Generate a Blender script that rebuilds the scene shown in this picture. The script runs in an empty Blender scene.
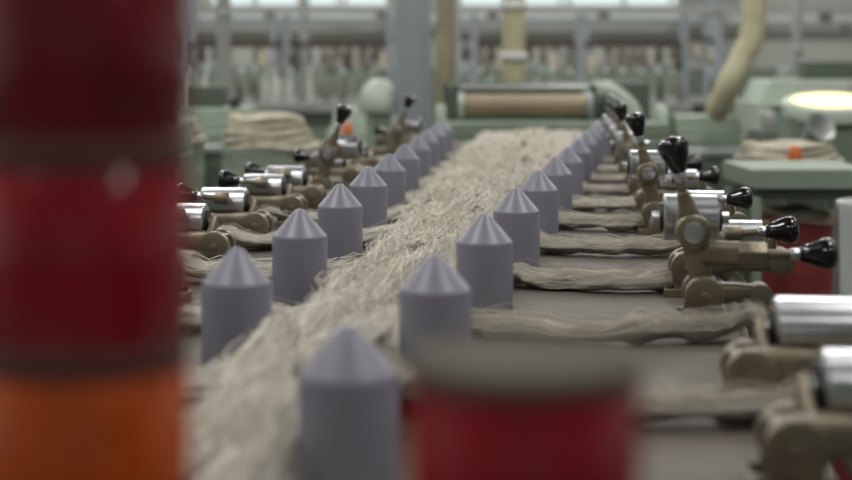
import bpy, bmesh, math, random
from mathutils import Vector, noise, Matrix
random.seed(7)
S = bpy.context.scene
S.view_settings.view_transform = 'Standard'
S.view_settings.look = 'None'
T = 0.90            # table top height
CAMZ = T + 0.272

# ------------------------------------------------------------ materials
def srgb(r, g, b):
    def c(x):
        x /= 255.0
        return x/12.92 if x <= 0.04045 else ((x+0.055)/1.055)**2.4
    return (c(r), c(g), c(b), 1)

def mat(name, col, rough=0.5, metal=0.0, var=0.15, scale=20, bump=0.0, bscale=60, coat=0.0, trans=0.0, stretch=None, uv=False, emis=0.0, spec=0.5, bdist=.004):
    m = bpy.data.materials.new(name); m.use_nodes = True
    nt = m.node_tree; b = nt.nodes['Principled BSDF']
    b.inputs['Roughness'].default_value = rough
    b.inputs['Metallic'].default_value = metal
    b.inputs['Coat Weight'].default_value = coat
    b.inputs['Transmission Weight'].default_value = trans
    b.inputs['Specular IOR Level'].default_value = spec
    tc = nt.nodes.new('ShaderNodeTexCoord')
    mp = nt.nodes.new('ShaderNodeMapping')
    if stretch: mp.inputs['Scale'].default_value = stretch
    nt.links.new(tc.outputs['UV' if uv else 'Object'], mp.inputs['Vector'])
    n = nt.nodes.new('ShaderNodeTexNoise'); n.inputs['Scale'].default_value = scale
    n.inputs['Detail'].default_value = 5
    nt.links.new(mp.outputs['Vector'], n.inputs['Vector'])
    r = nt.nodes.new('ShaderNodeValToRGB')
    r.color_ramp.elements[0].position = 0.3; r.color_ramp.elements[1].position = 0.7
    r.color_ramp.elements[0].color = tuple(c*(1-var) for c in col[:3])+(1,)
    r.color_ramp.elements[1].color = tuple(min(1, c*(1+var)) for c in col[:3])+(1,)
    nt.links.new(n.outputs['Fac'], r.inputs['Fac'])
    nt.links.new(r.outputs['Color'], b.inputs['Base Color'])
    if bump > 0:
        n2 = nt.nodes.new('ShaderNodeTexNoise'); n2.inputs['Scale'].default_value = bscale
        n2.inputs['Detail'].default_value = 6
        nt.links.new(mp.outputs['Vector'], n2.inputs['Vector'])
        bp = nt.nodes.new('ShaderNodeBump'); bp.inputs['Strength'].default_value = bump
        bp.inputs['Distance'].default_value = bdist
        nt.links.new(n2.outputs['Fac'], bp.inputs['Height'])
        nt.links.new(bp.outputs['Normal'], b.inputs['Normal'])
    if emis > 0:
        b.inputs['Emission Color'].default_value = col
        b.inputs['Emission Strength'].default_value = emis
    return m

M = dict(
 peg=mat('peg_grey_plastic', srgb(126,124,137), .40, .05, var=.05, scale=8, bump=.05, bscale=200),
 table=mat('table_steel', srgb(88,82,74), .60, .0, var=.3, scale=6, bump=.06, bscale=25, spec=.25),
 rail=mat('rail_dark_steel', srgb(70,64,58), .45, .4, var=.2),
 flax=mat('flax_core', srgb(196,189,175), .95, var=.28, scale=5, uv=True, stretch=(14,20,1), bump=.9, bscale=9, spec=.1),
 fibl=mat('flax_fibre_light', srgb(228,223,212), .8, var=.08, spec=.2),
 fibm=mat('flax_fibre_mid', srgb(206,200,188), .85, var=.08, spec=.15),
 fibd=mat('flax_fibre_dark', srgb(176,168,153), .9, var=.08, spec=.1),
 heap=mat('flax_heap', srgb(176,169,152), .95, var=.2, scale=18, bump=.7, bscale=40, spec=.1),
 bronze=mat('lever_bronze_paint', srgb(124,114,95), .40, .55, var=.3, scale=30, bump=.25, bscale=70),
 chrome=mat('roller_chrome', srgb(200,202,206), .28, 1.0, var=.1, scale=40),
 hub=mat('roller_hub_dark', srgb(60,58,58), .4, .6, var=.1),
 knob=mat('knob_black', srgb(16,16,18), .16, var=.1, coat=.4),
 green=mat('machine_green_paint', srgb(130,144,127), .5, var=.12, scale=4),
 greend=mat('machine_green_dark', srgb(82,92,81), .5, var=.2, scale=4),
 greenl=mat('machine_green_pale', srgb(172,183,168), .45, var=.08, scale=4),
 grey=mat('column_grey_paint', srgb(150,157,162), .45, var=.06, scale=3),
 metal=mat('galvanised_pipe', srgb(172,174,172), .4, .3, var=.1, scale=5),
 cream=mat('cream_duct', srgb(188,182,150), .6, var=.1, scale=6),
 creamd=mat('dusty_duct', srgb(150,142,118), .7, var=.2, scale=12),
 wood=mat('brown_roll', srgb(146,130,106), .6, var=.15, scale=8),
 red=mat('can_red', srgb(122,48,46), .5, var=.15, scale=5),
 white=mat('white_plastic', srgb(215,218,215), .4, var=.04),
 dark=mat('dark_interior', srgb(48,48,46), .7, var=.2),
 orange=mat('orange_plastic', srgb(205,110,55), .4, var=.05),
 lred=mat('lamp_red_lens', srgb(138,8,30), .22, var=.25, scale=40, coat=.5),
 lred2=mat('lamp_dark_red_lens', srgb(108,6,24), .25, var=.25, scale=40, coat=.5),
 lora=mat('lamp_orange_lens', srgb(178,74,14), .25, var=.2, scale=40, coat=.4),
 ring=mat('lamp_ring', srgb(84,48,46), .45, var=.1),
 cap=mat('lamp_cap_grey', srgb(92,86,77), .85, var=.1, scale=30, spec=.15),
 wallu=mat('wall_plaster', srgb(190,191,184), .85, var=.07, scale=1.2, bump=.1),
 walll=mat('wall_green_dado', srgb(134,146,132), .7, var=.07, scale=1.2),
 floor=mat('floor_concrete', srgb(72,70,66), .6, var=.2, scale=2, bump=.1),
 ceil=mat('ceiling_paint', srgb(170,170,165), .9, var=.03, scale=1),
 bob=mat('bobbin_pale', srgb(196,193,184), .7, var=.1),
 bobd=mat('bobbin_brown', srgb(78,70,64), .7, var=.2),
 bobg=mat('bobbin_grey', srgb(112,108,100), .7, var=.2),
 glare=mat('cover_glare_emissive', (1,.80,.42,1), .4, var=0, emis=1.1),  # reflected glare put into the colour as emission, not a light source
 tube=mat('fluorescent_tube', (1,.98,.94,1), .5, var=0, emis=6.0),
)

# ------------------------------------------------------------ mesh builder
class MB:
    def __init__(s): s.v=[]; s.f=[]; s.m=[]; s.sm=[]; s.mats=[]; s.uv=[]
    def mi(s, k):
        if k not in s.mats: s.mats.append(k)
        return s.mats.index(k)
    def add(s, vs, fs, k, smooth=True, uv=None):
        o=len(s.v); i=s.mi(k); s.v.extend([tuple(x) for x in vs])
        s.uv.extend(uv if uv else [(0,0)]*len(vs))
        for f in fs: s.f.append(tuple(o+a for a in f)); s.m.append(i); s.sm.append(smooth)
    def box(s, c, d, k, rz=0, taper=1.0):
        x,y,z=d[0]/2,d[1]/2,d[2]/2; R=Matrix.Rotation(rz,3,'Z'); C=Vector(c)
        vs=[]
        for zz,t in ((-z,1),(z,taper)):
            for xx,yy in ((-x,-y),(x,-y),(x,y),(-x,y)): vs.append(C+R@Vector((xx*t,yy*t,zz)))
        s.add(vs,[(3,2,1,0),(4,5,6,7),(0,1,5,4),(1,2,6,5),(2,3,7,6),(3,0,4,7)],k,False)
    def lathe(s, p, axis, prof, k, n=24, smooth=True):
        a=Vector(axis).normalized(); u=a.orthogonal().normalized(); w=a.cross(u); p=Vector(p)
        vs=[];fs=[]
        for t,r in prof:
            for j in range(n):
                q=2*math.pi*j/n; vs.append(p+a*t+(u*math.cos(q)+w*math.sin(q))*max(r,1e-5))
        for i in range(len(prof)-1):
            for j in range(n):
                j2=(j+1)%n; fs.append((i*n+j,i*n+j2,(i+1)*n+j2,(i+1)*n+j))
        fs.append(tuple(reversed(range(n)))); fs.append(tuple((len(prof)-1)*n+j for j in range(n)))
        s.add(vs,fs,k,smooth)
    def cyl(s, a, b, r, k, r2=None, n=24, bev=None):
        a=Vector(a);b=Vector(b);L=(b-a).length; r2=r if r2 is None else r2
        e=bev if bev is not None else min(r,L)*.12
        s.lathe(a,b-a,[(0,r-e),(e*.3,r-e*.3),(e,r),(L-e,r2),(L-e*.3,r2-e*.3),(L,r2-e)],k,n)
    def sweep(s, path, dims, k, n=10, ex=2.0, up=(0,0,1)):
        P=[Vector(p) for p in path]; vs=[];fs=[]
        for i,p in enumerate(P):
            t=(P[min(i+1,len(P)-1)]-P[max(i-1,0)]).normalized()
            sd=t.cross(Vector(up)); 
            if sd.length<.05: sd=t.cross(Vector((0,1,0)))
            sd.normalize(); nn=sd.cross(t); w,h=dims[i] if isinstance(dims,list) else dims
            for j in range(n):
                q=2*math.pi*(j+.5)/n; c,sn=math.cos(q),math.sin(q)
                c=math.copysign(abs(c)**(2/ex),c); sn=math.copysign(abs(sn)**(2/ex),sn)
                vs.append(p+sd*w*c+nn*h*sn)
        for i in range(len(P)-1):
            for j in range(n):
                j2=(j+1)%n; fs.append((i*n+j,i*n+j2,(i+1)*n+j2,(i+1)*n+j))
        fs.append(tuple(reversed(range(n)))); fs.append(tuple((len(P)-1)*n+j for j in range(n)))
        s.add(vs,fs,k)
    def make(s, name, loc=(0,0,0), rz=0, bevel=0, recalc=True, uvs=False):
        me=bpy.data.meshes.new(name); me.from_pydata(s.v,[],s.f)
        for k in s.mats: me.materials.append(M[k])
        me.polygons.foreach_set('material_index',s.m); me.polygons.foreach_set('use_smooth',s.sm)
        if uvs:
            ul=me.uv_layers.new(name='UVMap'); d=[]
            li=[0]*len(me.loops); me.loops.foreach_get('vertex_index',li)
            for i in li: d.extend(s.uv[i])
            ul.data.foreach_set('uv',d)
        if recalc:
            bm=bmesh.new(); bm.from_mesh(me); bmesh.ops.recalc_face_normals(bm,faces=bm.faces); bm.to_mesh(me); bm.free()
        me.update()
        try: me.set_sharp_from_angle(angle=math.radians(42))
        except Exception: pass
        o=bpy.data.objects.new(name,me); S.collection.objects.link(o)
        o.location=loc; o.rotation_euler=(0,0,rz)
        if bevel:
            b=o.modifiers.new('bev','BEVEL'); b.width=bevel; b.segments=2; b.limit_method='ANGLE'; b.angle_limit=math.radians(50)
        return o

def catmull(pts, step):
    P=[Vector(p) for p in pts]; P=[P[0]*2-P[1]]+P+[P[-1]*2-P[-2]]; out=[]
    for i in range(1,len(P)-2):
        a,b,c,d=P[i-1:i+3]; n=max(1,int((c-b).length/step))
        for j in range(n):
            t=j/n; out.append(.5*((2*b)+(c-a)*t+(2*a-5*b+4*c-d)*t*t+(3*b-a-3*c+d)*t**3))
    out.append(P[-2]); return out

# ------------------------------------------------------------ table
RY = lambda d: .143+.095*d      # right hinge line
LY = lambda d: -.467+.09*d      # left hinge line
D0,D1=.28,5.70
def quad_prism(b, c4, z0, z1, k):
    vs=[(x,y,z0) for x,y in c4]+[(x,y,z1) for x,y in c4]
    b.add(vs,[(3,2,1,0),(4,5,6,7),(0,1,5,4),(1,2,6,5),(2,3,7,6),(3,0,4,7)],k,False)
b=MB()
quad_prism(b,[(LY(D0)-.045,D0),(RY(D0)+.035,D0),(RY(D1)+.035,D1),(LY(D1)-.045,D1)],T-.014,T,'table')
for f,o,w in ((RY,.028,.01),(LY,-.038,.01)):
    quad_prism(b,[(f(D0)+o-w/2,D0+.01),(f(D0)+o+w/2,D0+.01),(f(D1)+o+w/2,D1-.01),(f(D1)+o-w/2,D1-.01)],T-.11,T-.013,'greend')
for d in (.5,2.1,3.8,5.5):
    for f,o in ((RY,.0),(LY,-.01)):
        b.box((f(d)+o,d,(T-.013)/2),(.05,.05,T-.015),'greend')
        b.box((f(d)+o,d,.006),(.10,.10,.012),'greend')
b.make('sliver_drawing_table',bevel=.002)

# ------------------------------------------------------------ guide pegs
LX=lambda d:.066*d-.2473
RX=lambda d:.158*d-.189
LD=[.927+.36*i for i in range(11)]
RD=[.9+.345*i for i in range(12)]
pm=None
for f,ds in ((LX,LD),(RX,RD)):
    for d in ds:
        if pm is None:
            b=MB()
            b.lathe((0,0,0),(0,0,1),[(0,.0300),(.001,.0302),(.0885,.0302),(.0905,.0296),(.0915,.0287),(.116,.0075),(.1185,.0052),(.120,.0006)],'peg',48)
            o=b.make('guide_peg',(f(d),d,T)); pm=o.data
        else:
            o=bpy.data.objects.new('guide_peg',pm); S.collection.objects.link(o); o.location=(f(d),d,T)

# ------------------------------------------------------------ roller levers
def knob(b,p,dr):
    b.cyl(Vector(p)-Vector(dr).normalized()*.010,p,.0062,'chrome',n=14)
    b.lathe(p,dr,[(0,.0065),(.002,.0085),(.010,.0105),(.020,.0148),(.027,.0168),(.032,.0168),(.036,.0145),(.0385,.009),(.0395,.002)],'knob',24)
def roller(b,c,L,r):
    c=Vector(c); h=Vector((L/2,0,0)); e=Vector((.012,0,0))
    b.lathe(c-h,(1,0,0),[(0,r*.72),(.0005,r*.93),(.002,r),(L-.002,r),(L-.0005,r*.93),(L,r*.72)],'chrome',40)
    b.cyl(c-h-Vector((.004,0,0)),c+h+Vector((.004,0,0)),r*.62,'hub',n=24)
    b.cyl(c-h-e,c+h+e,.0065,'chrome',n=16)
def base(b,s):
    b.box((0,0,.005),(.056,.056,.010),'bronze')
    for y in (-.019,.019):
        b.box((0,y,.022),(.036,.009,.034),'bronze')
        b.cyl((0,y-.008,.034),(0,y+.008,.034),.0205,'bronze',n=28)
        b.cyl((0,y-.011,.034),(0,y+.011,.034),.0055,'bronze',n=6)
    for x in (-.02,.02):
        for y in (-.021,.021): b.cyl((x*1.05,y*1.05,.009),(x*1.05,y*1.05,.015),.0045,'rail',n=6)
def lever_down(d,s,rol=True,kn=True):
    b=MB(); base(b,s)
    # fork arm carrying the roller
    b.sweep([(s*-.012,0,.032),(s*.02,.0,.038),(s*.060,0,.040),(s*.112,0,.042)],[(.014,.018),(.013,.015),(.010,.011),(.012,.013)],'bronze',16,3.5)
    b.cyl((s*.112,-.016,.042),(s*.112,.020,.042),.0155,'bronze')
    if rol:
        roller(b,(s*.060,.036,.062),.072,.0255)
        for x in (.013,.107): b.sweep([(s*x,.0,.038),(s*x,.02,.048),(s*x,.040,.062)],(.005,.012),'bronze',10,3)
    if kn:
        b.sweep([(s*.100,-.0,.044),(s*.100,-.004,.056),(s*.100,-.004,.070)],[(.008,.010),(.007,.008),(.006,.007)],'bronze',12,3)
        b.cyl((s*.045,-.004,.074),(s*.066,-.004,.075),.0095,'bronze',n=8)
        b.cyl((s*.066,-.004,.075),(s*.108,-.004,.0785),.0046,'bronze',n=14)
        knob(b,(s*.094,-.004,.0775),(s,0,.07))
    x=(RY if s>0 else LY)(d)
    b.make('pressure_roller_lever',(x,d,T),-.09,bevel=.0012)
def lever_up(d,s,lean=.028,out=0.0,handle=False):
    b=MB(); base(b,s)
    l=-s*lean
    b.sweep([(0,0,.028),(l*.1,0,.055),(l*.3,0,.085),(l*.38,0,.100),(l*.6,0,.128),(l*.75,0,.142)],[(.015,.009),(.012,.009),(.013,.009),(.016,.009),(.009,.007),(.0065,.0065)],'bronze',16,3,up=(0,1,0))
    c=(l*.38,0,.100)
    b.cyl((c[0],-.018,c[2]),(c[0],.022,c[2]),.0185,'bronze')
    b.cyl((c[0],-.021,c[2]),(c[0],-.017,c[2]),.011,'chrome',n=20)
    b.cyl((l*.7,0,.134),(l*.93,0,.168),.0052,'bronze',n=14)
    knob(b,(l*.88,0,.162),(l*.25,0,.030))
    roller(b,(c[0]+(.002 if s>0 else .028),.050,.110),.060,.0255)
    b.sweep([(c[0],.015,.100),(c[0],.035,.105),(c[0],.052,.110)],(.008,.012),'bronze',12,3)
    if handle:
        b.sweep([(l*.2,-.0,.078),(s*.02,-.008,.078),(s*.038,-.010,.077)],[(.009,.014),(.009,.013),(.010,.014)],'bronze',14,3)
        b.cyl((s*.036,-.010,.077),(s*.066,-.010,.077),.0145,'bronze',n=6)
        b.cyl((s*.062,-.010,.077),(s*.104,-.010,.078),.0052,'bronze',n=14)
        knob(b,(s*.100,-.010,.078),(s,0,.02))
    # short stay down to the outer fork
    b.sweep([(0,0,.034),(s*.035,.0,.036),(s*.06,0,.034)],[(.011,.013),(.009,.010),(.010,.010)],'bronze',14,3)
    b.cyl((s*.06,-.014,.034),(s*.06,.014,.034),.012,'bronze')
    x=(RY if s>0 else LY)(d)+out
    b.make('pressure_roller_lever',(x,d,T),-.09,bevel=.0012)

for d in (.96,1.19): lever_down(d,1,kn=False)
lever_up(1.60,1,handle=True)
for d in (1.82,2.27,2.75,3.10): lever_down(d,1)
for d in (2.50,3.26,3.66,4.05,4.5): lever_up(d,1)
for d in (1.1,1.45,1.76,2.04,2.31,2.62,2.84): lever_down(d,-1)
lever_up(3.10,-1,.045,-.03)
for d in (3.36,3.75): lever_down(d,-1)
lever_up(4.35,-1,.045,-.02); lever_down(4.8,-1)

# ------------------------------------------------------------ flax slivers
core=MB(); fib=MB()
nz=lambda a,b_,c: noise.noise(Vector((a,b_,c)))
def strand(pts, rs, rn, seed, nearden=700, crossL=0.0):
    P=catmull(pts,.011); n=len(P); N=12
    fr=[]
    dist=0
    for i,p in enumerate(P):
        if i: dist+=(P[i]-P[i-1]).length
        on=1 if p.z>T-.01 else 0
        if dist<crossL: on*=.35
        q=p+Vector((nz(dist*9,seed*7.1,0)*.012+nz(dist*26,seed*2.1,3)*.006,nz(dist*9,seed*3.3,5)*.006,(abs(nz(dist*7,seed*9.7,9))*.020+nz(dist*24,seed,2)*.005)*on))
        fr.append([q,None,None,dist,1,1])
    for i in range(n):
        t=(fr[min(i+2,n-1)][0]-fr[max(i-2,0)][0]).normalized()
        sd=t.cross(Vector((0,0,1)))
        if sd.length<.15: sd=Vector((0,1,0))
        sd.normalize(); nn=sd.cross(t)
        if nn.z<0 and abs(nn.z)>.3: nn=-nn
        fr[i][1]=sd; fr[i][2]=nn; ds=fr[i][3]
        cr=1.12 if ds<crossL else 1.0
        fr[i][4]=rs*(1+.55*nz(ds*9,seed*2.2,3)+.25*nz(ds*35,seed*2.2,3))
        fr[i][5]=rn*cr*(1+.40*nz(ds*14,seed*5.2,8)+.30*nz(ds*45,seed*5.2,8))
    vs=[];uv=[];fs=[]
    for i,(q,sd,nn,ds,a,c) in enumerate(fr):
        for j in range(N):
            an=2*math.pi*j/N
            k=.84+.35*nz(ds*40,an*1.6+seed+ds*12,seed)
            vs.append(q+sd*a*k*math.cos(an)*.92+nn*c*k*math.sin(an)*.9); uv.append((ds,an/6.283+seed))
    for i in range(n-1):
        for j in range(N):
            j2=(j+1)%N; fs.append((i*N+j,i*N+j2,(i+1)*N+j2,(i+1)*N+j))
    core.add(vs,fs,'flax',True,uv)
    # loose fibres
    for i in range(n-6):
        y=fr[i][0].y; ds0=fr[i][3]
        den=nearden if y<2.9 else (240 if y<3.7 else 70)
        if y<1.1: den=260
        if crossL and ds0<.40: den=60
        cr=crossL and ds0<crossL
        if cr: den*=1.4
        cnt=den*.011; cnt=int(cnt)+(random.random()<cnt%1)
        for _ in range(cnt):
            L=random.randint(3,11); a0=random.uniform(-.3,math.pi+.3); tw=random.gauss(.05,.13)
            rho=random.uniform(.80,1.15); fly=random.random()<.20
            if random.random()<.18: a0=random.choice([random.uniform(-.35,.3),math.pi-random.uniform(-.35,.3)]); rho=random.uniform(1.0,1.4); tw=random.gauss(0,.03)
            r=random.uniform(.0002,.00045)*(1 if y<2.3 else 1.5)
            ph=random.random()*99; amp=random.uniform(.0008,.0035)*(2.6 if fly else 1); fq=random.uniform(20,60)
            vv=[];ff=[];cn=0
            q0,sd0,nn0=fr[i][0:3]
            m=min(n,i+L)
            for j in range(i,m,1 if y<2.6 else 2):
                q,sd,nn,ds,a,c=fr[j]; an=a0+tw*(j-i)
                f=rho+(.5*math.sin((j-i)/L*3.14) if fly else 0)
                w=nz(ds*fq,ph,1)*amp; w2=nz(ds*fq,ph,7)*amp*.7
                p=q+sd*(a*f*math.cos(an)+w)+nn*(c*f*abs(math.sin(an))+w2)
                rr=r*(.4 if j==i or j+1>=m else 1)
                vv+= [p+sd0*rr,p-sd0*rr*.5+nn0*rr*.87,p-sd0*rr*.5-nn0*rr*.87]; cn+=1
            if cn<2: continue
            for j in range(cn-1):
                for e in range(3):
                    e2=(e+1)%3; ff.append((j*3+e,j*3+e2,j*3+3+e2,j*3+3+e))
            fib.add(vv,ff,random.choice(['fibl','fibm','fibm','fibd','fibl']))

END=5.66
def lateral(d,side,rank,joined):
    l=LX(d)+.047; r=RX(d)-.047
    c=(l+r)/2; w=max((r-l)/2,.012)
    return c+side*w*min(1,(rank+.6)/max(joined,1))
def joined(d): return max(1.0,(d-.25)/.35)
sd_=1
for side,f,ds,edge in ((1,RX,RD,RY),(-1,LX,LD,LY)):
    for i,pd in enumerate(ds):
        px=f(pd); s=side; e=edge(pd-.10)
        j=random.uniform(-.014,.014)
        pts=[(e+s*.15,pd-.07,.42),(e+s*.125,pd-.09,.70),(e+s*.085,pd-.10,.86),(e+s*.045,pd-.10+j,T+.022),(e+s*.0,pd-.10+j,T+.014),
             (e*.55+px*.45,pd-.094-j,T+.010),(px+s*.075,pd-.084,T+.010),(px+s*.0,pd-.058,T+.010),(px-s*.050,pd-.020,T+.013)]
        if abs(e-px)<.11: pts=pts[:5]+pts[7:]
        cl=sum((Vector(pts[q+1])-Vector(pts[q])).length for q in range(len(pts)-2))
        d=pd+.10
        while d<END:
            jn=joined(d); x=lateral(d,s,i+1.0,jn)
            pts.append((x+random.uniform(-.014,.014),d,T+.013+random.uniform(0,.026)*(1-.6*(i+1)/max(jn,1)))); d+=.13
        pts.append((lateral(END,s,i+1.0,joined(END)),END,T+.03))
        strand(pts,.0195 if i<7 else .0165,.0112,sd_,crossL=cl); sd_+=1
for i in range(5):
    pts=[]; d=.34
    while d<END:
        l=LX(d)+.05;r=RX(d)-.05
        pts.append(((l+r)/2+(i-2)*.020+random.uniform(-.014,.014),d,T+.020+random.uniform(0,.026))); d+=.13
    strand(pts,.0165,.013,sd_); sd_+=1
oc=core.make('flax_sliver_bundle',uvs=True)
of=fib.make('loose_fibres',recalc=False); of.parent=oc

# ------------------------------------------------------------ signal towers (foreground)
def ribbed(b,c,z0,z1,r,k,n=72):
    vs=[];fs=[]
    prof=[(z0,.96),(z0+.002,1),(z1-.002,1),(z1,.96)]
    for z,m in prof:
        for j in range(n):
            rr=r*m*(1 if j%2 else .965); a=2*math.pi*j/n; vs.append((c[0]+rr*math.cos(a),c[1]+rr*math.sin(a),z))
    for i in range(3):
        for j in range(n):
            j2=(j+1)%n; fs.append((i*n+j,i*n+j2,(i+1)*n+j2,(i+1)*n+j))
    fs.append(tuple(reversed(range(n)))); fs.append(tuple(3*n+j for j in range(n)))
    b.add(vs,fs,k,False)
b=MB(); c=(0,0)
b.cyl((0,0,0),(0,0,.012),.042,'ring',n=40); b.cyl((0,0,.01),(0,0,.10),.033,'cap',n=40)
ribbed(b,c,.100,.171,.036,'lora'); b.cyl((0,0,.169),(0,0,.179),.0362,'ring',n=48)
ribbed(b,c,.178,.240,.036,'lred'); b.cyl((0,0,.238),(0,0,.249),.0362,'ring',n=48)
ribbed(b,c,.248,.315,.036,'lred2'); b.lathe((0,0,.314),(0,0,1),[(0,.0362),(.008,.036),(.014,.028),(.016,.0)],'cap',48)
b.make('signal_tower_light',(-.119,.525,T))
b=MB()
b.cyl((0,0,0),(0,0,.012),.042,'ring',n=40); b.cyl((0,0,.01),(0,0,.05),.033,'cap',n=40)
ribbed(b,c,.050,.112,.0345,'lred2'); b.cyl((0,0,.110),(0,0,.118),.0348,'ring',n=48)
ribbed(b,c,.117,.182,.0345,'lred')
b.lathe((0,0,.1815),(0,0,1),[(0,.0350),(.001,.0358),(.005,.0358),(.0065,.0345),(.0068,.031),(.0060,.030),(.0062,.0)],'cap',64)
b.make('signal_tower_light',(.029,.445,T))

# ------------------------------------------------------------ far end machine
b=MB()
b.box((.50,6.12,.45),(.95,.55,.90),'green'); b.box((.50,5.84,.70),(.80,.02,.30),'greend')
b.box((.50,6.02,.935),(.90,.34,.06),'green'); b.box((.50,6.3,1.02),(.86,.14,.20),'greend')
for x in (.06,.94):
    b.lathe((x-.02,6.02,.93),(1,0,0),[(0,.10),(.003,.105),(.037,.105),(.04,.10)],'green',32)
b.cyl((.15,5.98,1.030),(.64,5.98,1.030),.044,'wood',n=32)
b.cyl((.13,5.98,1.030),(.15,5.98,1.030),.052,'greenl',n=32); b.cyl((.64,5.98,1.030),(.66,5.98,1.030),.052,'grey',n=32)
b.cyl((.10,6.12,1.10),(.70,6.12,1.10),.012,'metal',n=12)
for x in (.12,.68): b.box((x,6.12,1.03),(.03,.04,.17),'greend')
b.sweep(catmull([(.66,6.2,.98),(.68,6.2,1.06),(.74,6.2,1.09),(.84,6.2,1.02),(.87,6.2,.93)],.03),(.02,.04),'greenl',10)
b.make('drafting_machine',bevel=.008)

# ------------------------------------------------------------ sliver cans
def can(name,x,y,r,h,k,heap=.12):
    b=MB()
    prof=[(0,r*.94),(.02,r),(.04,r)]
    for i in range(1,6): prof+=[(h*i/6-.012,r),(h*i/6,r*1.02),(h*i/6+.012,r)]
    prof+=[(h-.03,r),(h-.02,r*1.04),(h,r*1.04),(h,r*.95)]
    b.lathe((0,0,0),(0,0,1),prof,k,40)
    # coiled sliver standing proud of the rim
    n=5
    for q in range(n):
        z=h-.01+heap*(q+.2)/n; R=r*(1.03-.06*q-.02*(q%2)); off=random.uniform(-.012,.012)
        pts=[((R-.02)*math.cos(a*.35)*(1+.03*math.sin(a*1.7+q))+off,(R-.02)*math.sin(a*.35),z+.006*math.sin(a*1.1+q)) for a in range(19)]
        b.sweep(pts,(.030,heap/n*.75),'heap',12)
    b.lathe((0,0,h-.02),(0,0,1),[(0,r*.9),(heap*.5,r*.88),(heap*.9,r*.72),(heap+.01,r*.45),(heap+.018,0)],'heap',28)
    b.make(name,(x,y,0))
can('sliver_can',-.575,5.5,.168,.895,'greenl',.125)
can('sliver_can',-1.15,6.4,.2,.88,'green',.1)
can('sliver_can',1.11,4.6,.165,.88,'greend',.08)
can('sliver_can',.945,3.84,.095,.80,'red',.03)
can('sliver_can',.93,3.1,.12,.52,'red',.05)
can('sliver_can',.66,2.2,.12,.40,'greend',.05)
can('sliver_can',-.75,3.2,.15,.55,'greend',.06)
can('sliver_can',-.62,4.2,.14,.6,'greenl',.08)
b=MB(); b.lathe((0,0,0),(0,0,1),[(0,.09),(.01,.1),(.85,.105),(.86,.11),(.872,.11),(.872,.1),(.80,.095)],'white',40)
b.make('white_plastic_drum',(1.05,3.42,0)) 

# green can stand right
b=MB()
for x in (-.135,.135):
    for y in (-.16,.16): b.box((x,y,.43),(.022,.022,.86),'green')
b.box((0,0,.905),(.30,.36,.05),'green'); b.box((0,0,.87),(.25,.31,.03),'greend'); b.box((0,.165,.4),(.24,.01,.7),'greend')
for x in (-.135,.135): b.box((x,0,.12),(.02,.30,.03),'green')
b.make('can_stand',(.945,3.84,0),bevel=.004)

def machine(name,x,y,w,dp,h,k='green',k2='greend',extras=True,bev=.02):
    b=MB(); b.box((0,0,h*.45),(w,dp,h*.9),k); b.box((0,-dp/2-.006,h*.45),(w*.8,.02,h*.6),k2)
    b.box((0,.02,h*.95),(w*.92,dp*.85,h*.1),k,taper=.9)
    b.box((0,-dp/2-.02,h*.82),(w*.9,.03,.04),'metal')
    if extras:
        b.cyl((-w*.3,-dp*.2,h),(-w*.3,-dp*.2,h+.07),.035,'metal'); b.cyl((w*.2,-dp/2-.05,h*.6),(w*.2,-dp/2,h*.6),.05,'metal')
        b.cyl((w*.3,-dp*.3,h),(w*.3,-dp*.3,h+.045),.025,'dark')
        b.box((0,.0,h+.05),(w*.35,dp*.3,.10),k2)
    b.make(name,(x,y,0),bevel=bev)
machine('combing_machine',-1.02,7.0,.5,.6,1.0,'green')
machine('combing_machine',-.30,7.6,.36,.6,.98,'greenl',extras=False)
machine('combing_machine',1.30,7.4,.5,.5,.95,'green',extras=False)
machine('combing_machine',1.50,6.25,.30,.4,.93,'greend')
machine('combing_machine',2.05,6.7,.55,.6,1.06,'green')
machine('combing_machine',.98,6.75,.28,.4,.98,'greend',extras=False)
machine('combing_machine',2.2,8.2,.9,.6,1.12,'greenl')
machine('combing_machine',-2.1,8.2,1.1,.7,1.05,'green')
machine('control_cabinet',-.93,5.2,.20,.3,.99,'green',extras=False)
# orange beacon bulbs
for x,y,z in ((-.315,6.0,0),(1.02,4.15,0)):
    b=MB(); b.box((0,0,.45),(.06,.06,.9),'greend'); b.box((0,0,.006),(.2,.2,.012),'greend'); b.lathe((0,0,.90),(0,0,1),[(0,.018),(.01,.021),(.045,.02),(.06,.012),(.064,0)],'orange',20)
    b.make('orange_beacon_post',(x,y,z))
b=MB(); b.lathe((0,0,0),(0,0,1),[(0,.09),(.02,.10),(.08,.095),(.13,.07),(.16,.03),(.162,0)],'greenl',28); b.box((0,0,-.48),(.12,.12,.98),'green'); b.make('machine_hood',(-.22,7.05,.97)) 
b=MB(); b.lathe((0,0,0),(.35,-.8,.5),[(0,.02),(.03,.03),(.08,.052),(.09,.056),(.088,.050),(.04,.02)],'metal',28); b.cyl((0,0,-.93),(0,0,.0),.02,'metal'); b.cyl((0,0,-.93),(0,0,-.91),.1,'metal'); b.make('trumpet_funnel',(1.36,5.35,.93))
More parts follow.
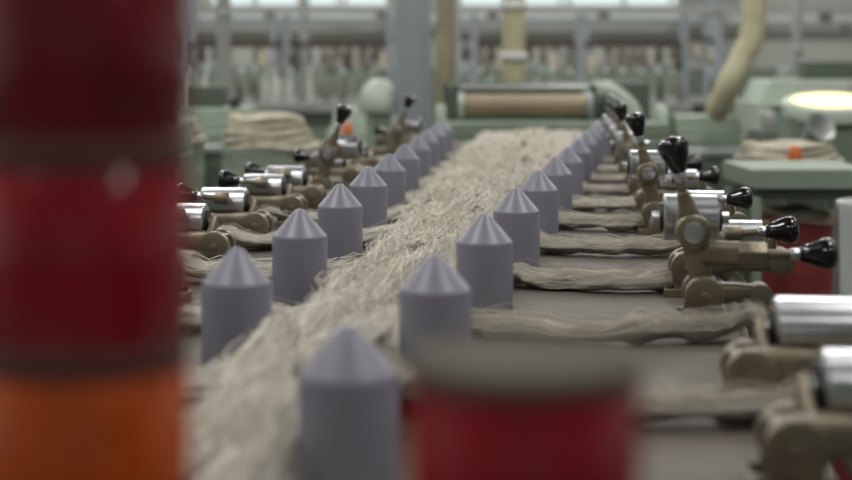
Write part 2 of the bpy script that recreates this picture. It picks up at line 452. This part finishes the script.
# green table machine with oval cover; its glare is an added glowing face
b=MB()
vs=[];fs=[];n=40
for z,m in ((0,.9),(.01,1),(.05,1),(.06,.93),(.062,.80)):
    for j in range(n):
        a=2*math.pi*j/n; vs.append((.19*m*math.cos(a),.10*m*math.sin(a)-.0*z,z+ .35*.1*m*math.sin(a)))
for i in range(4):
    for j in range(n): j2=(j+1)%n; fs.append((i*n+j,i*n+j2,(i+1)*n+j2,(i+1)*n+j))
fs.append(tuple(reversed(range(n))))
b.add(vs,fs,'greenl'); 
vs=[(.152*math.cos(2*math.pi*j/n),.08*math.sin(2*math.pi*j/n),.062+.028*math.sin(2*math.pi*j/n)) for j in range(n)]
b.add(vs,[tuple(range(n))],'glare',False)  # glowing oval stands in for glare on the cover
b.box((0,.04,-.50),(.34,.2,1.0),'green')
b.make('glare_cover_machine',(1.54,5.7,.995))

# poles, ducts
def pole(name,x,y,r,k,z0=0,z1=4.6,fl=None):
    b=MB(); b.cyl((0,0,z0),(0,0,z1),r,k,n=32,bev=.002); b.cyl((0,0,z0),(0,0,z0+.02),r*1.6,k)
    for z in (fl or []): b.cyl((0,0,z),(0,0,z+.035),r*1.25,'white' if k=='cream' else k,n=32)
    b.make(name,(x,y,0))
pole('steel_column',-.06,7.0,.082,'grey',fl=[2.6])
pole('dust_duct',.105,8.0,.054,'creamd',fl=[2.3])
pole('dust_duct',.415,7.1,.054,'cream',fl=[1.22,1.46])
pole('water_pipe',-1.08,8.0,.037,'metal',fl=[1.0,1.45])
pole('water_pipe',-.86,10.6,.035,'metal',fl=[2])
pole('water_pipe',2.6,10.5,.035,'metal',fl=[1.3])
pole('water_pipe',-1.75,11.0,.06,'grey',fl=[2])
def hose(pts,r,k='cream'):
    P=catmull(pts,.018); b=MB(); b.sweep(P,[(r*(1 if i%2 else .93),)*2 for i in range(len(P))],k,20); b.make('suction_hose')
hose([(1.56,7.0,4.6),(1.56,7.0,2.2),(1.53,7.0,1.42),(1.48,7.0,1.24),(1.42,7.0,1.12),(1.385,7.05,1.02),(1.375,7.1,.97)],.058)

# ------------------------------------------------------------ spinning frames with bobbins
def frame(x0,x1,y,sc=1.0,pitch=.105,top=1.42):
    b=MB(); L=x1-x0
    b.box((L/2,0,.45),(L,.5,.9),'greend'); b.box((L/2,-.2,.93),(L,.2,.06),'metal')
    for i in range(int(L/.6)): b.box((.3+i*.6,-.255,.5),(.5,.015,.6),'green')
    b.box((L/2,.0,top),(L,.10,.035),'bobd'); b.box((L/2,.0,1.20),(L,.05,.03),'metal'); b.box((L/2,.1,top+.16),(L,.06,.025),'grey')
    n=int(L/1.1)+1
    for i in range(n+1):
        b.box((L*i/n,0,(top+.2)/2+.05),(.045,.12,top+.1),'grey')
    m=int(L/pitch)
    for i in range(m):
        x=.05+i*L/m+random.uniform(-.012,.012); h=random.uniform(.12,.2)*sc
        b.lathe((x,-.2,.95),(0,0,1),[(0,.026*sc),(.01,.026*sc),(.012,.018*sc),(h*.3,.024*sc),(h*.6,.020*sc),(h*.95,.010),(h,.008)],random.choice(['bob','bobg','bobg','bobd']),10)
        if random.random()<.75:
            dz=random.uniform(-.03,.02)
            b.lathe((x+.02,-.03,top-.18*sc+dz),(0,0,1),[(0,.012),(.02,.036*sc),(.11*sc,.032*sc),(.14*sc,.014)],random.choice(['bobd','bobg','bobg','heap','bobd']),10)
            b.cyl((x+.02,-.03,top-.06),(x+.02,-.03,top),.006,'bobd',n=6)
        if random.random()<.5: b.cyl((x,-.1,1.15),(x,-.1,1.19),.012,'white',n=8)
    b.make('spinning_frame',(x0,y,0))
frame(-3.4,-.15,12.2); frame(.25,2.35,12.2)
frame(-1.62,-.24,10.0,1.0,.115,1.34); frame(.32,1.72,10.0,1.0,.115,1.34)
# overhead service beam with hangers
b=MB(); b.box((0,0,0),(9,.06,.07),'metal')
for i in range(-4,5):
    b.cyl((i*1.0,0,.03),(i*1.0,0,3.05),.012,'metal',n=8); b.box((i*1.0+.4,0,-.07),(.10,.08,.09),'bobg')
b.make('overhead_cable_tray',(.2,13.5,1.72))

# ------------------------------------------------------------ room
def slab(name,c,d,k):
    b=MB(); b.box((0,0,0),d,k); return b.make(name,c)
X0,X1,Y0,Y1,H=-8,9,-6,18,4.8
slab('floor',((X0+X1)/2,(Y0+Y1)/2,-.05),(X1-X0+.4,Y1-Y0+.4,.1),'floor')
slab('ceiling',((X0+X1)/2,(Y0+Y1)/2,H+.05),(X1-X0+.4,Y1-Y0+.4,.1),'ceil')
slab('wall_left',(X0-.1,(Y0+Y1)/2,H/2),(.2,Y1-Y0,H),'wallu')
slab('wall_right',(X1+.1,(Y0+Y1)/2,H/2),(.2,Y1-Y0,H),'wallu')
slab('wall_front',((X0+X1)/2,Y0-.1,H/2),(X1-X0,.2,H),'walll')
wins=[(-5.2,-3.2),(-2.6,-.45),(.4,3.05),(5.4,7.4)]
b=MB(); zb,zt=1.84,3.6
b.box(((X0+X1)/2,Y1+.1,.6),(X1-X0,.2,1.2),'walll'); b.box(((X0+X1)/2,Y1+.1,(1.2+zb)/2),(X1-X0,.2,zb-1.2),'wallu')
b.box(((X0+X1)/2,Y1+.1,(zt+H)/2),(X1-X0,.2,H-zt),'wallu')
xs=[X0]+[q for w in wins for q in w]+[X1]
for i in range(0,len(xs),2): b.box(((xs[i]+xs[i+1])/2,Y1+.1,(zb+zt)/2),(xs[i+1]-xs[i],.2,zt-zb),'wallu')
b.make('wall_back')
g=bpy.data.materials.new('window_glass'); g.use_nodes=True; nt=g.node_tree
tr=nt.nodes.new('ShaderNodeBsdfTransparent'); gl=nt.nodes.new('ShaderNodeBsdfGlossy'); mx=nt.nodes.new('ShaderNodeMixShader'); mx.inputs[0].default_value=.08
tr.inputs[0].default_value=(.85,.9,.88,1)
nt.links.new(tr.outputs[0],mx.inputs[1]); nt.links.new(gl.outputs[0],mx.inputs[2]); nt.links.new(mx.outputs[0],nt.nodes['Material Output'].inputs['Surface'])
M['glass']=g
for i,(a,c) in enumerate(wins):
    b=MB(); w=c-a
    b.box((w/2,0,0.03),(w,.14,.06),'white'); b.box((w/2,0,zt-zb-.03),(w,.14,.06),'white')
    for q in range(5): b.box((w*q/4,0,(zt-zb)/2),(.06,.1,zt-zb-.02),'white')
    b.box((w/2,0,.85),(w,.08,.05),'white'); b.box((w/2,.02,(zt-zb)/2),(w-.02,.008,zt-zb-.02),'glass')
    b.make('window_%d'%(i+1),(a,Y1+.1,zb))
b=MB()
b.cyl((X0+.1,Y1-.3,1.76),(X1-.1,Y1-.3,1.76),.05,'white'); 
for x in range(-7,9,2): b.box((x,Y1-.15,1.76),(.04,.3,.04),'metal')
b.make('wall_pipe')
# steel pilasters on the back wall
for x in (3.35,-.2):
    b=MB(); b.box((0,0,2.3),(.22,.2,4.6),'grey'); b.box((0,-.02,.1),(.34,.28,.2),'grey'); b.make('wall_pilaster',(x,Y1-.46,0),bevel=.01)

# ceiling lamps
for x in (-4.5,-1.5,1.5,4.5):
    for y in (-2.5,1.5,5.5,9.5,13.5):
        b=MB(); b.box((0,0,.05),(.3,1.6,.06),'white')
        for dx in (-.08,.08): b.cyl((dx,-.75,0),(dx,.75,0),.016,'tube',n=10)
        for yy in (-.6,.6): b.cyl((0,yy,.07),(0,yy,.62),.006,'metal',n=8)
        o=b.make('fluorescent_lamp',(x,y,H-.62))
        ld=bpy.data.lights.new('lamp_light','AREA'); ld.shape='RECTANGLE'; ld.size=.3; ld.size_y=1.5
        ld.energy={-2.5:30,1.5:44,5.5:54,9.5:62,13.5:92}[y]; ld.color=(1,.995,.97)
        lo=bpy.data.objects.new('lamp_light',ld); S.collection.objects.link(lo); lo.parent=o; lo.location=(0,0,-.03)

# world
w=bpy.data.worlds.new('World'); S.world=w; w.use_nodes=True
w.node_tree.nodes['Background'].inputs[0].default_value=(.93,.97,1,1); w.node_tree.nodes['Background'].inputs[1].default_value=1.3

# camera
cd=bpy.data.cameras.new('camera'); cam=bpy.data.objects.new('camera',cd); S.collection.objects.link(cam)
cam.location=(0,0,CAMZ); cam.rotation_euler=(math.pi/2,0,0)
cd.sensor_width=36; cd.lens=1500/852*36; cd.shift_y=-170/852
cd.clip_start=.02
cd.dof.use_dof=True; cd.dof.focus_distance=2.0; cd.dof.aperture_fstop=4.0
S.camera=cam
